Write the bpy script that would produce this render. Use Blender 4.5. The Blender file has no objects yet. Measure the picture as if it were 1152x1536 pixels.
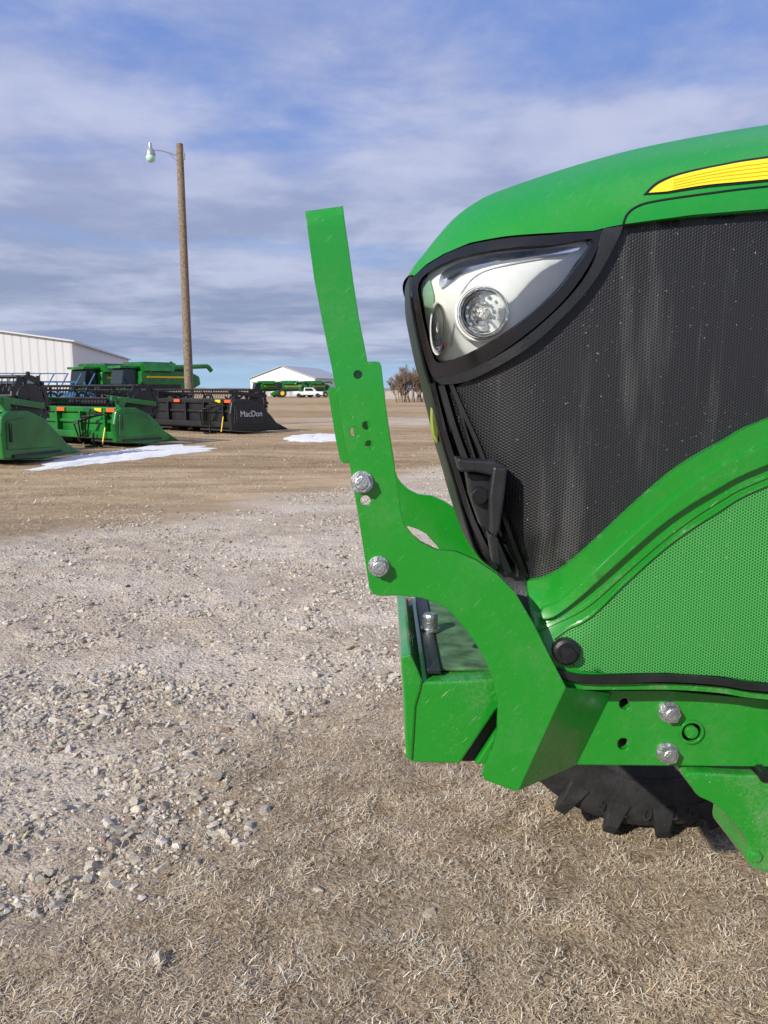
import bpy, bmesh, math, random
import numpy as np
from mathutils import Vector, Matrix
from mathutils.geometry import delaunay_2d_cdt
random.seed(4); rng=np.random.default_rng(7)
sc=bpy.context.scene
sc.view_settings.view_transform='Standard'; sc.view_settings.look='None'; sc.view_settings.exposure=0
H=1.6; PIT=math.radians(9.1); F=1154.0
# ---------------- camera
cd=bpy.data.cameras.new("camera"); cam=bpy.data.objects.new("camera",cd); sc.collection.objects.link(cam)
cam.location=(0,0,H); cam.rotation_euler=(math.radians(90)-PIT,0,0)
cd.sensor_fit='VERTICAL'; cd.sensor_height=36; cd.lens=F/1536*36; cd.clip_end=6000; cd.clip_start=0.05
sc.camera=cam
# survey helper: photo measurement -> metres on the vertical plane y=Y
def S(px,py,Y):
    u=(px-576)/F; v=(768-py)/F
    t=Y/(math.cos(PIT)+v*math.sin(PIT))
    return Vector((u*t,Y,H+t*(v*math.cos(PIT)-math.sin(PIT))))
def GR(px,py):
    u=(px-576)/F; v=(768-py)/F
    t=-H/(v*math.cos(PIT)-math.sin(PIT))
    return Vector((u*t,t*(math.cos(PIT)+v*math.sin(PIT)),0))
# ---------------- sun / sky
sv=Vector((-0.60,-0.66,0.52)).normalized()
sd=bpy.data.lights.new("sun","SUN"); so=bpy.data.objects.new("sun",sd); sc.collection.objects.link(so)
sd.energy=5.0; sd.angle=math.radians(0.53); sd.color=(1,0.94,0.84)
so.rotation_euler=(-sv).to_track_quat('-Z','Y').to_euler(); so.location=(-5,-5,8)
W=bpy.data.worlds.new("World"); sc.world=W; W.use_nodes=True
nt=W.node_tree; nt.nodes.clear()
class NT:
    def __init__(s,t): s.t=t
    def n(s,typ,**k):
        nd=s.t.nodes.new(typ)
        for a,b in k.items(): setattr(nd,a,b)
        return nd
    def set(s,inp,v):
        if isinstance(v,bpy.types.NodeSocket): s.t.links.new(v,inp)
        elif isinstance(v,(tuple,list)) and len(v)==3 and inp.type=='RGBA': inp.default_value=(*v,1)
        else: inp.default_value=v
    def m(s,op,a,b=0.0,c=0.0,clamp=False):
        nd=s.t.nodes.new('ShaderNodeMath'); nd.operation=op; nd.use_clamp=clamp
        s.set(nd.inputs[0],a); s.set(nd.inputs[1],b); s.set(nd.inputs[2],c); return nd.outputs[0]
    def mix(s,f,a,b,bt='MIX'):
        nd=s.t.nodes.new('ShaderNodeMix'); nd.data_type='RGBA'; nd.blend_type=bt
        s.set(nd.inputs[0],f); s.set(nd.inputs[6],a); s.set(nd.inputs[7],b); return nd.outputs[2]
    def ss(s,x,lo,hi):
        nd=s.t.nodes.new('ShaderNodeMapRange'); nd.interpolation_type='SMOOTHSTEP'
        s.set(nd.inputs[0],x); s.set(nd.inputs[1],lo); s.set(nd.inputs[2],hi); return nd.outputs[0]
    def noise(s,vec,scale,det=4,rough=0.55,dist=0.0):
        nd=s.n('ShaderNodeTexNoise'); s.set(nd.inputs['Vector'],vec); nd.inputs['Scale'].default_value=scale
        nd.inputs['Detail'].default_value=det; nd.inputs['Roughness'].default_value=rough; nd.inputs['Distortion'].default_value=dist
        return nd.outputs[0]
    def vec(s,x,y,z):
        nd=s.n('ShaderNodeCombineXYZ'); s.set(nd.inputs[0],x);s.set(nd.inputs[1],y);s.set(nd.inputs[2],z); return nd.outputs[0]
w=NT(nt)
sky=w.n('ShaderNodeTexSky'); sky.sky_type='NISHITA'; sky.sun_disc=False
sky.sun_elevation=math.asin(sv.z); sky.sun_rotation=math.atan2(sv.x,sv.y)%(2*math.pi)
sky.air_density=1.2; sky.dust_density=0.6; sky.ozone_density=2.0
tc=w.n('ShaderNodeTexCoord'); sp=w.n('ShaderNodeSeparateXYZ'); nt.links.new(tc.outputs['Generated'],sp.inputs[0])
zz=w.m('ADD',w.m('MAXIMUM',sp.outputs[2],0.0),0.10)
cx=w.m('DIVIDE',sp.outputs[0],zz); cy=w.m('DIVIDE',sp.outputs[1],zz)
v1=w.vec(w.m('ADD',w.m('MULTIPLY',cx,0.75),w.m('MULTIPLY',cy,.18)),cy,3.3)
n1=w.noise(v1,0.75,8,0.55,0.3); n2=w.noise(w.vec(cx,cy,5.0),2.1,7,0.58,0.25); n3=w.noise(w.vec(w.m('MULTIPLY',cx,.45),cy,11.0),0.9,5)
cov=w.ss(w.m('ADD',w.m('ADD',w.m('MULTIPLY',n1,0.85),w.m('MULTIPLY',n2,0.25)),w.m('MULTIPLY',w.ss(sp.outputs[2],.36,.12),.11)),0.40,0.62)
K=10.0
def c3(r,g,b,k=K): return (r*k,g*k,b*k)
shade=w.ss(w.m('ADD',w.m('MULTIPLY',n2,.55),w.m('MULTIPLY',n3,.6)),0.42,0.72)
cloud=w.mix(shade,c3(.35,.40,.62),c3(.56,.60,.80))
cloud=w.mix(w.ss(sp.outputs[2],0.30,0.08),cloud,w.mix(w.ss(w.m('ADD',w.m('MULTIPLY',n2,.4),w.m('MULTIPLY',n3,.6)),.40,.62),c3(.28,.335,.50),c3(.54,.58,.75)))
blue=w.mix(w.ss(sp.outputs[2],0.05,0.35),c3(.33,.50,.84),c3(.16,.29,.73))
blue=w.mix(0.20,blue,sky.outputs[0])
col=w.mix(w.m('MULTIPLY',cov,0.92),blue,cloud)
col=w.mix(w.m('MULTIPLY',w.ss(sp.outputs[2],0.05,0.02),.85),col,c3(.38,.58,.80))
bg=w.n('ShaderNodeBackground'); w.set(bg.inputs[0],col); bg.inputs[1].default_value=0.1
out=w.n('ShaderNodeOutputWorld'); nt.links.new(bg.outputs[0],out.inputs[0])
# ---------------- materials
def mat(name,col,rough=0.5,metal=0.0,coat=0.0,bump=0,bscale=50,var=0.0,vscale=8,spec=0.5):
    m=bpy.data.materials.new(name); m.use_nodes=True; t=NT(m.node_tree); b=m.node_tree.nodes['Principled BSDF']
    b.inputs['Base Color'].default_value=(*col,1); b.inputs['Roughness'].default_value=rough; b.inputs['Metallic'].default_value=metal
    b.inputs['Coat Weight'].default_value=coat; b.inputs['Coat Roughness'].default_value=0.12; b.inputs['Specular IOR Level'].default_value=spec
    g=t.n('ShaderNodeNewGeometry'); P=g.outputs['Position']
    if var>0:
        nn=t.noise(P,vscale,5); c=t.mix(t.ss(nn,.3,.7),tuple(x*(1-var) for x in col),tuple(min(1,x*(1+var)) for x in col))
        t.set(b.inputs['Base Color'],c)
    if bump>0:
        bp=t.n('ShaderNodeBump'); bp.inputs['Strength'].default_value=bump; bp.inputs['Distance'].default_value=0.01
        t.set(bp.inputs['Height'],t.noise(P,bscale,3)); t.set(b.inputs['Normal'],bp.outputs[0])
    return m
def green_paint(name,col=(0.008,0.245,0.016),dust=0.14,bev=True):
    m=bpy.data.materials.new(name); m.use_nodes=True; t=NT(m.node_tree); b=m.node_tree.nodes['Principled BSDF']
    g=t.n('ShaderNodeNewGeometry'); P=g.outputs['Position']
    n_=t.noise(P,9,6,.65); nf=t.noise(P,160,4,.7); ns=t.noise(P,30,5,.7)
    d=t.m('MULTIPLY',t.ss(t.m('ADD',t.m('MULTIPLY',n_,.6),t.m('MULTIPLY',nf,.4)),.46,.66),dust)
    c=t.mix(d,col,(.20,.30,.16))
    sc_=t.ss(t.noise(P,260,2,.5),.73,.77); c=t.mix(t.m('MULTIPLY',sc_,dust*2.4),c,(.5,.55,.45))
    s=t.n('ShaderNodeSeparateXYZ'); t.set(s.inputs[0],P)
    scf=t.ss(t.noise(t.vec(t.m('MULTIPLY',t.m('ADD',s.outputs[0],s.outputs[2]),18),s.outputs[1],t.m('MULTIPLY',t.m('SUBTRACT',s.outputs[0],s.outputs[2]),260)),1,3,.5),.66,.76)
    c=t.mix(t.m('MULTIPLY',scf,dust*1.8),c,(.34,.46,.30))
    t.set(b.inputs['Base Color'],c)
    t.set(b.inputs['Roughness'],t.m('ADD',.17,t.m('MULTIPLY',ns,.20)))
    b.inputs['Coat Weight'].default_value=.6; b.inputs['Coat Roughness'].default_value=.06
    bp=t.n('ShaderNodeBump'); bp.inputs['Strength'].default_value=.10; bp.inputs['Distance'].default_value=.004
    t.set(bp.inputs['Height'],t.noise(P,14,2))
    if bev:
        bv=t.n('ShaderNodeBevel'); bv.samples=3; bv.inputs[0].default_value=.003; t.set(bp.inputs['Normal'],bv.outputs[0])
    t.set(b.inputs['Normal'],bp.outputs[0])
    return m
def mesh_mat(name,bar,hole,pitch,streak,rough=.45,streakc=(.34,.36,.33),lo=.52):
    m=bpy.data.materials.new(name); m.use_nodes=True; t=NT(m.node_tree); b=m.node_tree.nodes['Principled BSDF']
    g=t.n('ShaderNodeNewGeometry'); P=g.outputs['Position']; s=t.n('ShaderNodeSeparateXYZ'); t.set(s.inputs[0],P)
    k=2*math.pi/pitch*1.1547
    u=t.m('MULTIPLY',s.outputs[0],k); v=t.m('MULTIPLY',s.outputs[2],k*.866)
    h=t.m('ADD',t.m('COSINE',u),t.m('ADD',t.m('COSINE',t.m('ADD',t.m('MULTIPLY',u,.5),v)),t.m('COSINE',t.m('SUBTRACT',t.m('MULTIPLY',u,.5),v))))
    f=t.ss(h,-.8,.4)
    st=t.noise(t.vec(t.m('MULTIPLY',s.outputs[0],11),0.0,t.m('MULTIPLY',s.outputs[2],1.3)),1.0,5,.6)
    st2=t.noise(t.vec(t.m('MULTIPLY',s.outputs[0],90),0.0,t.m('MULTIPLY',s.outputs[2],7)),1.0,4,.6)
    stm=t.m('ADD',t.m('MULTIPLY',t.ss(st,lo,.66),.75),t.m('MULTIPLY',t.ss(st2,.58,.75),.45))
    bc=t.mix(t.m('MULTIPLY',stm,streak),bar,streakc)
    hc=t.mix(t.m('MULTIPLY',stm,streak*.6),hole,tuple(x*.3 for x in streakc))
    c=t.mix(f,bc,hc)
    dn=t.noise(P,190,3,.6); big=t.noise(P,5,3)
    c=t.mix(t.m('MULTIPLY',t.ss(dn,t.m('SUBTRACT',.775,t.m('MULTIPLY',big,.2)),.79),.8),c,(.45,.46,.42))
    t.set(b.inputs['Base Color'],c); b.inputs['Roughness'].default_value=rough
    bp=t.n('ShaderNodeBump'); bp.inputs['Strength'].default_value=.4; bp.inputs['Distance'].default_value=.0015; bp.invert=True
    t.set(bp.inputs['Height'],f); t.set(b.inputs['Normal'],bp.outputs[0])
    return m
GREEN=green_paint("green_paint"); GREENS=green_paint("green_paint_hood",bev=False,dust=.10); GREEND=green_paint("green_paint_dusty",dust=.48,bev=False)
GRFAR=mat("machine_green",(.008,.16,.02),.35,coat=.3,var=.3,vscale=1.5)
YEL=mat("yellow_paint",(.85,.62,.01),.4)
BLK=mat("black_plastic",(.014,.015,.017),.42,bump=.15,bscale=300,var=.3,vscale=20)
BLKG=mat("black_gloss",(.010,.010,.011),.22)
RUB=mat("tyre_rubber",(.020,.020,.021),.75,bump=.3,bscale=60,var=.5,vscale=12)
MBLK=mat("machine_black",(.014,.014,.015),.45,var=.3,vscale=2)
GRILL=mesh_mat("grille_mesh",(.023,.024,.027),(.003,.003,.004),.0050,.42,streakc=(.22,.22,.205),lo=.51)
GMESH=mesh_mat("green_mesh",(.075,.37,.085),(.010,.14,.015),.0050,.18,.4,lo=.6)
STEEL=mat("zinc_steel",(.50,.51,.52),.38,.9,bump=.25,bscale=200,var=.2,vscale=80)
SILV=mat("lamp_reflector",(.80,.82,.79),.30,.0,coat=.5,bump=.1,bscale=20,var=.06,vscale=15)
CHR=mat("chrome",(.88,.89,.90),.08,1.0)
LAMPW=mat("lamp_diffuser",(.78,.80,.83),.20,.4,bump=1.0,bscale=110,var=.25,vscale=60)
ORG=mat("orange_marker",(.85,.12,.02),.4)
WHT=mat("white_sheet_metal",(.74,.75,.75),.5)
def corrugated(name,col):
    m=bpy.data.materials.new(name); m.use_nodes=True; t=NT(m.node_tree); b=m.node_tree.nodes['Principled BSDF']
    tc=t.n('ShaderNodeTexCoord'); s=t.n('ShaderNodeSeparateXYZ'); t.set(s.inputs[0],tc.outputs['Object'])
    q=t.m('ADD',s.outputs[0],s.outputs[1]); f=t.m('SINE',t.m('MULTIPLY',q,2*math.pi/.9))
    c=t.mix(t.ss(f,.5,1.0),col,tuple(x*.82 for x in col)); t.set(b.inputs['Base Color'],c); b.inputs['Roughness'].default_value=.45
    return m
CORR=corrugated("white_corrugated",(.72,.73,.73)); ROOFG=corrugated("roof_metal",(.42,.43,.45))
WOOD=mat("weathered_wood",(.22,.165,.115),.85,bump=.6,bscale=25,var=.35,vscale=14)
GALV=mat("galvanised",(.45,.46,.47),.4,.7)
GLASS=bpy.data.materials.new("clear_lens"); GLASS.use_nodes=True
t=NT(GLASS.node_tree); GLASS.node_tree.nodes.clear()
tr=t.n('ShaderNodeBsdfTransparent'); tr.inputs[0].default_value=(.97,.985,.98,1); gl=t.n('ShaderNodeBsdfGlossy'); gl.inputs['Roughness'].default_value=.02
fr=t.n('ShaderNodeFresnel'); fr.inputs[0].default_value=1.55; mx=t.n('ShaderNodeMixShader'); t.set(mx.inputs[0],t.m('ADD',fr.outputs[0],.04)); t.set(mx.inputs[1],tr.outputs[0]); t.set(mx.inputs[2],gl.outputs[0])
o=t.n('ShaderNodeOutputMaterial'); t.set(o.inputs[0],mx.outputs[0])
DGLASS=mat("cab_glass",(.02,.03,.035),.08)
SNOW=mat("snow",(.80,.79,.77),.7,bump=.5,bscale=8,var=.08,vscale=3)
CONC=mat("concrete",(.42,.40,.37),.85,var=.15,vscale=2)
BARK=mat("bare_twigs",(.22,.16,.12),.9)
BLUEP=mat("blue_paint",(.03,.14,.30),.45)
GLOBE=mat("lamp_globe",(.55,.80,.62),.25,coat=.3)
# ---------------- object helpers
def empty(name,loc=(0,0,0),rz=0):
    e=bpy.data.objects.new(name,None); e.location=loc; e.rotation_euler=(0,0,rz); e.empty_display_size=.3; sc.collection.objects.link(e); return e
def link(name,me,m,parent=None,keep=False):
    ob=bpy.data.objects.new(name,me); sc.collection.objects.link(ob)
    if m: me.materials.append(m)
    if parent:
        ob.parent=parent
        if keep: ob.matrix_parent_inverse=Matrix.Translation(-Vector(parent.location))
    return ob
class MB:
    def __init__(s): s.v=[]; s.f=[]; s.M=Matrix.Identity(4)
    def add(s,vs,fs):
        o=len(s.v); s.v+=[tuple(s.M@Vector(v)) for v in vs]; s.f+=[tuple(i+o for i in f) for f in fs]; return s
    def box(s,c,d,rot=None):
        R=rot if rot else Matrix.Identity(3); vs=[]
        for x in(-.5,.5):
            for y in(-.5,.5):
                for z in(-.5,.5): vs.append(Vector(c)+R@Vector((x*d[0],y*d[1],z*d[2])))
        return s.add(vs,[(0,1,3,2),(4,6,7,5),(0,4,5,1),(2,3,7,6),(0,2,6,4),(1,5,7,3)])
    def cyl(s,a,b,r,n=16,r2=None,rot=0):
        a=Vector(a);b=Vector(b); d=(b-a).normalized(); q=d.to_track_quat('Z','Y'); r2=r if r2 is None else r2
        vs=[a+q@Vector((r*math.cos(rot+2*math.pi*i/n),r*math.sin(rot+2*math.pi*i/n),0)) for i in range(n)]+[b+q@Vector((r2*math.cos(rot+2*math.pi*i/n),r2*math.sin(rot+2*math.pi*i/n),0)) for i in range(n)]
        return s.add(vs,[(i,(i+1)%n,n+(i+1)%n,n+i) for i in range(n)]+[tuple(range(n))[::-1],tuple(range(n,2*n))])
    def prism(s,poly,ext):
        n=len(poly); e=Vector(ext); vs=[Vector(p) for p in poly]+[Vector(p)+e for p in poly]
        return s.add(vs,[(i,(i+1)%n,n+(i+1)%n,n+i) for i in range(n)]+[tuple(range(n))[::-1],tuple(range(n,2*n))])
    def lathe(s,c,prof,n=48,axis='y',ex=1.0):
        vs=[];m=len(prof)
        for i in range(n):
            a=2*math.pi*i/n
            for r,h in prof:
                vs.append((c[0]+ex*r*math.cos(a),c[1]+h,c[2]+r*math.sin(a)) if axis=='y' else ((c[0]+r*math.cos(a),c[1]+r*math.sin(a),c[2]+h) if axis=='z' else (c[0]+h,c[1]+r*math.cos(a),c[2]+r*math.sin(a))))
        return s.add(vs,[(i*m+j,i*m+j+1,((i+1)%n)*m+j+1,((i+1)%n)*m+j) for i in range(n) for j in range(m-1)])
    def obj(s,name,m,parent=None,bevel=0,smooth=False,keep=False,seg=2):
        me=bpy.data.meshes.new(name); me.from_pydata(s.v,[],s.f); bm=bmesh.new(); bm.from_mesh(me)
        bmesh.ops.recalc_face_normals(bm,faces=bm.faces)
        if smooth:
            for e in bm.edges: e.smooth = len(e.link_faces)==2 and e.calc_face_angle(0)<math.radians(smooth if smooth>1 else 35)
            for f in bm.faces: f.smooth=True
        bm.to_mesh(me); bm.free()
        ob=link(name,me,m,parent,keep)
        if bevel:
            b=ob.modifiers.new("bevel",'BEVEL'); b.width=bevel; b.segments=seg; b.limit_method='ANGLE'; b.angle_limit=math.radians(35)
        return ob
# ---------------- TRACTOR
YC=1.52; DS=1.235; BB=.13; LL=.16
TR=empty("tractor",(0.6,YC,0))
def catmull(P,n=6,closed=False):
    P=[tuple(p) for p in P]; out=[]; N=len(P)
    rngi=range(N) if closed else range(N-1)
    for i in rngi:
        p0=P[(i-1)%N] if closed or i>0 else P[0]; p1=P[i]; p2=P[(i+1)%N]; p3=P[(i+2)%N] if closed or i+2<N else P[-1]
        for k in range(n):
            t_=k/n
            out.append(tuple(.5*((2*b)+(-a+c)*t_+(2*a-5*b+4*c-d)*t_*t_+(-a+3*b-3*c+d)*t_**3) for a,b,c,d in zip(p0,p1,p2,p3)))
    if not closed: out.append(P[-1])
    return out
TOPpx=[(615,412),(626,395),(641,377),(662,351),(686,325),(714,304),(745,288),(810,265),(880,243),(960,222),(1050,204),(1152,187),(1400,150),(1900,95)]
NOSEpx=[(746,858),(716,832),(694,770),(680,720),(664,665),(648,590),(636,550),(623,490),(616,450),(615,412)]
top_s=catmull(TOPpx,6); nose_s=catmull(NOSEpx,6)
RIMY=DS+BB
rim_nose=[S(a,b,RIMY) for a,b in nose_s]; rim_top=[S(a,b,RIMY) for a,b in top_s]
RIM=np.array([(p.x,p.z) for p in rim_nose[:-1]+rim_top])
A_=RIM[:-1]; B_=RIM[1:]; D_=B_-A_; L2=(D_**2).sum(1)+1e-12
def surf(X,Z):
    X=np.atleast_1d(np.asarray(X,float)); Z=np.atleast_1d(np.asarray(Z,float))
    Pq=np.stack([X,Z],1)[:,None,:]; t_=np.clip(((Pq-A_)*D_).sum(2)/L2,0,1)
    d=np.sqrt((((A_+t_[...,None]*D_)-Pq)**2).sum(2)).min(1)
    y=DS+BB*np.clip(1-d/LL,0,1)**2.2
    return y+0.02*np.clip((1.25-Z)/.3,0,1)**2
def inpoly(px,pz,poly):
    x=np.asarray(px);z=np.asarray(pz); c=np.zeros(x.shape,bool); n=len(poly); j=n-1
    for i in range(n):
        xi,zi=poly[i];xj,zj=poly[j]
        if zi!=zj: c^=((zi>z)!=(zj>z))&(x<(xj-xi)*(z-zi)/(zj-zi)+xi)
        j=i
    return c
def solve(px,py,off):
    Y=DS
    for _ in range(25):
        p=S(px,py,Y); Y=Y*.4+.6*(float(surf(p.x,p.z)[0])-off)
    return S(px,py,Y)
def panel(name,poly,m,off=0.0,thick=.02,holes=(),yplane=None,mirror=True,smooth=0,grid=.014,back=False,parent=TR,mdx=0.0):
    if smooth: poly=catmull(poly,smooth,True)
    fy=(lambda x,z: np.full(np.shape(np.atleast_1d(x)),yplane)) if yplane is not None else (lambda x,z: surf(x,z)-off)
    pt=(lambda a,b:S(a,b,yplane)) if yplane is not None else (lambda a,b:solve(a,b,off))
    def ring(pl):
        q=[(p.x,p.z) for p in (pt(a,b) for a,b in pl)]; o=[]
        for i in range(len(q)):
            a=np.array(q[i]);b=np.array(q[(i+1)%len(q)]); k=max(1,int(np.linalg.norm(b-a)/grid)) if yplane is None else 1
            if np.linalg.norm(b-a)<1e-5: continue
            for j in range(k): o.append(tuple(a+(b-a)*j/k))
        return o
    rings=[ring(poly)]+[ring(h) for h in holes]
    pts=[];edges=[]
    for r in rings:
        o=len(pts); pts+=r; edges+=[(o+i,o+(i+1)%len(r)) for i in range(len(r))]
    if yplane is None:
        R=np.array(rings[0]); mn=R.min(0);mxx=R.max(0)
        gx,gz=np.meshgrid(np.arange(mn[0]+grid/2,mxx[0],grid),np.arange(mn[1]+grid/2,mxx[1],grid)); gx=gx.ravel();gz=gz.ravel()
        k=inpoly(gx,gz,rings[0])
        for h in rings[1:]: k&=~inpoly(gx,gz,h)
        pts+=list(zip(gx[k].tolist(),gz[k].tolist()))
    r=delaunay_2d_cdt([Vector(p) for p in pts],edges,[],0,1e-6)
    V2=np.array([(v.x,v.y) for v in r[0]]); Fs=np.array([f for f in r[2]])
    ce=V2[Fs].mean(1); k=inpoly(ce[:,0],ce[:,1],rings[0])
    for h in rings[1:]: k&=~inpoly(ce[:,0],ce[:,1],h)
    Fs=Fs[k]
    a=V2[Fs[:,0]];b=V2[Fs[:,1]];c=V2[Fs[:,2]]
    cr=(b[:,0]-a[:,0])*(c[:,1]-a[:,1])-(b[:,1]-a[:,1])*(c[:,0]-a[:,0]); Fs=Fs[np.abs(cr)>1e-12]; cr=cr[np.abs(cr)>1e-12]; Fs[cr<0]=Fs[cr<0][:,::-1]
    Yv=fy(V2[:,0],V2[:,1]); V=np.stack([V2[:,0],Yv,V2[:,1]],1)
    verts=V.tolist(); faces=[tuple(int(q) for q in f) for f in Fs]; nsm=len(faces)
    cnt={}
    for f in faces:
        for i in range(3): cnt[(f[i],f[(i+1)%3])]=1
    be=[e for e in cnt if (e[1],e[0]) not in cnt]
    rim=[]
    for i,j in be:
        o=len(verts); vi=verts[i];vj=verts[j]
        verts+=[vi,vj,[vj[0],vj[1]+thick,vj[2]],[vi[0],vi[1]+thick,vi[2]]]; rim.append((o+1,o,o+3,o+2))
    bk=[]
    if back:
        o=len(verts); verts+=[[x,y+thick,z] for x,y,z in V.tolist()]; bk=[(f[2]+o,f[1]+o,f[0]+o) for f in faces]
    faces=faces+rim+bk; n0=len(faces)
    if mirror:
        o=len(verts); verts+=[[x+mdx,2*YC-y,z] for x,y,z in verts]; faces+=[tuple(i+o for i in f[::-1]) for f in faces]
    me=bpy.data.meshes.new(name); me.from_pydata(verts,[],faces)
    sm=np.zeros(len(faces),bool)
    if yplane is None:
        sm[:nsm]=True
        if mirror: sm[n0:n0+nsm]=True
    me.polygons.foreach_set("use_smooth",sm); me.update()
    return link(name,me,m,parent,keep=True)
def strip(pl,wd,sm=5):
    pl=catmull(pl,sm); L=[];R=[]
    for i,p in enumerate(pl):
        a=np.array(pl[max(i-1,0)]);b=np.array(pl[min(i+1,len(pl)-1)]); d=(b-a)/np.linalg.norm(b-a); n=np.array((-d[1],d[0]))*wd/2
        L.append(tuple(np.array(p)+n));R.append(tuple(np.array(p)-n))
    return L+R[::-1]
R_=1900
shell=[p for p in nose_s[:-1]]+[p for p in top_s]+[(R_,1050),(1152,1036),(1000,1028),(860,1020),(800,940)]
panel("inner_body",shell,BLK,off=-.05,thick=.02,grid=.02)
hood=top_s+[(R_,300),(1152,316),(1040,325),(937,336),(915,340),(890,346),(830,349),(760,354),(705,364),(665,381),(640,396),(622,413)]
panel("hood_panel",hood,GREENS,off=.012,thick=.012,grid=.01)
def cover(name,rimpts,m,bul,n=12):
    mb=[];N=len(rimpts);fs=[]; W_=n+3
    for i,p in enumerate(rimpts):
        a=rimpts[max(i-1,0)];b=rimpts[min(i+1,N-1)]; d=Vector((b.x-a.x,0,b.z-a.z)).normalized(); nn=Vector((-d.z,0,d.x))
        bu=bul*max(.12,nn.z) if bul>.01 else bul
        mb.append(Vector((p.x,p.y-.0005,p.z))-nn*.003)
        for k in range(n+1):
            s_=k/n; y=p.y+2*(YC-p.y)*s_
            mb.append(Vector((p.x,y,p.z))+nn*bu*(4*s_*(1-s_)))
        mb.append(Vector((p.x,2*YC-p.y+.0005,p.z))-nn*.003)
    for i in range(N-1):
        for k in range(W_-1): a=i*W_+k; fs.append((a,a+W_,a+W_+1,a+1))
    me=bpy.data.meshes.new(name); me.from_pydata(mb,[],fs); me.polygons.foreach_set("use_smooth",[True]*len(fs)); me.update()
    bm=bmesh.new(); bm.from_mesh(me); bmesh.ops.recalc_face_normals(bm,faces=bm.faces)
    bm.to_mesh(me); bm.free()
    return link(name,me,m,TR,keep=True)
cover("hood_top",[solve(a,b,.012) for a,b in top_s],GREENS,.018); cover("nose_front",rim_nose,BLK,.004)
panel("hood_lower_trim",catmull([(937,336),(943,322),(958,311),(985,303),(1060,292),(1152,281),(1400,258),(R_,215)],5)+[(R_,297),(1152,313),(1040,322)],GREENS,off=.017,thick=.02)
panel("hood_seam",strip([(935,337),(941,321),(956,309),(985,301),(1060,290),(1152,279),(1400,256),(R_,213)],2.4),BLKG,off=.0185,thick=.004)
ys=catmull([(965,292),(985,273),(1020,259),(1080,246),(1152,234),(1400,204),(R_,160)],5)
yb=catmull([(R_,205),(1400,246),(1152,272),(1060,281),(1000,290)],5)
panel("stripe_border",ys+yb,BLKG,off=.0135,thick=.004)
ys2=catmull([(973,289),(990,275),(1022,262),(1080,249),(1152,237.5),(1400,208),(R_,164)],5)
yb2=catmull([(R_,201),(1400,242),(1152,268.5),(1060,277),(1000,287)],5)
m=mat("yellow_stripe",(.88,.66,.012),.35,coat=.3)
panel("stripe_yellow",ys2+yb2,m,off=.015,thick=.002)
OCH=mat("stripe_line",(.66,.46,.01),.5)
for i in range(4):
    f_=.2+.2*i
    pl=[(a[0]*(1-f_)+b[0]*f_,a[1]*(1-f_)+b[1]*f_) for a,b in zip([(1010,266),(1080,250),(1152,238),(1400,209),(R_,165)],[(1010,286),(1060,277),(1152,268),(1400,241),(R_,200)])]
    panel("stripe_line_%d"%i,strip(pl,1.1,4),OCH,off=.0157,thick=.001)
gr=[(937,337),(1040,326),(1152,317),(R_,300),(R_,420),(1400,545),(1152,629),(1090,660),(1020,700),(960,750),(900,806),(850,848),(815,866),(790,868),(768,815),(742,740),(716,670),(690,610),(676,583),(700,572),(745,552),(800,516),(850,470),(895,415),(925,360)]
panel("grille_mesh",gr,GRILL,off=.0,thick=.012)
panel("nose_corner_mesh",[(640,562),(676,578),(690,610),(716,670),(742,740),(768,815),(790,868),(746,858),(716,832),(694,770),(680,720),(664,665),(648,590)],GRILL,off=-.012,thick=.01)
for i,(pl,wd) in enumerate([([(676,575),(692,612),(718,670),(744,740),(770,815),(790,866)],6),([(662,578),(680,640),(706,712),(734,790),(764,860)],9),([(648,575),(664,640),(684,706),(708,780),(744,854)],8),([(686,600),(700,650),(728,735),(752,805)],3)]):
    panel("grille_rib_%d"%i,strip(pl,wd),BLK,off=.008,thick=.03)
et=catmull([(935,338),(928,356),(905,400),(880,437),(845,475),(800,516),(752,547),(700,572),(662,577)],4)+catmull([(650,568),(690,560),(735,540),(780,512),(825,475),(862,437),(890,395),(905,343)],4)
panel("grille_edge_trim",et,BLK,off=.014,thick=.03)
bez=[(617,418),(640,398),(690,371),(760,357),(830,352),(905,345),(898,368),(880,404),(852,443),(815,480),(768,517),(725,545),(690,561),(655,568),(643,552),(630,505),(620,450)]
lens=[(628,425),(650,403),(695,384),(760,372),(830,366),(888,358),(880,379),(860,407),(836,437),(798,470),(758,501),(713,527),(680,540),(657,544),(648,530),(638,495),(630,455)]
bez=catmull(bez,3,True); lens=catmull(lens,3,True)
panel("headlight_bezel",bez,BLKG,off=.010,thick=.035,holes=[lens])
panel("headlight_housing",[(622,420),(650,396),(700,376),(897,350),(860,425),(760,510),(690,552),(650,556),(635,500)],BLK,off=-.040,thick=.01)
refl=catmull([(643,410),(700,384),(770,373),(878,363),(862,396),(836,432),(798,468),(752,502),(708,527),(668,541),(650,522),(638,470)],3,True)
panel("headlight_reflector",refl,SILV,off=-.018,thick=.01)
panel("headlight_reflector_upper",catmull([(676,400),(720,385),(790,376),(864,370),(858,378),(790,386),(735,396),(690,412),(662,432),(660,415)],3,True),CHR,off=-.012,thick=.006)
panel("headlight_step_shadow",strip([(676,520),(684,470),(696,432),(724,407),(780,393),(852,381)],1.8),mat("lamp_shadow_grey",(.42,.43,.44),.4),off=-.0155,thick=.003)  # grey strip paints a shadow line along the reflector
SIDEG=mat("lamp_green_reflection",(.26,.45,.30),.2,.1)
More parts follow.
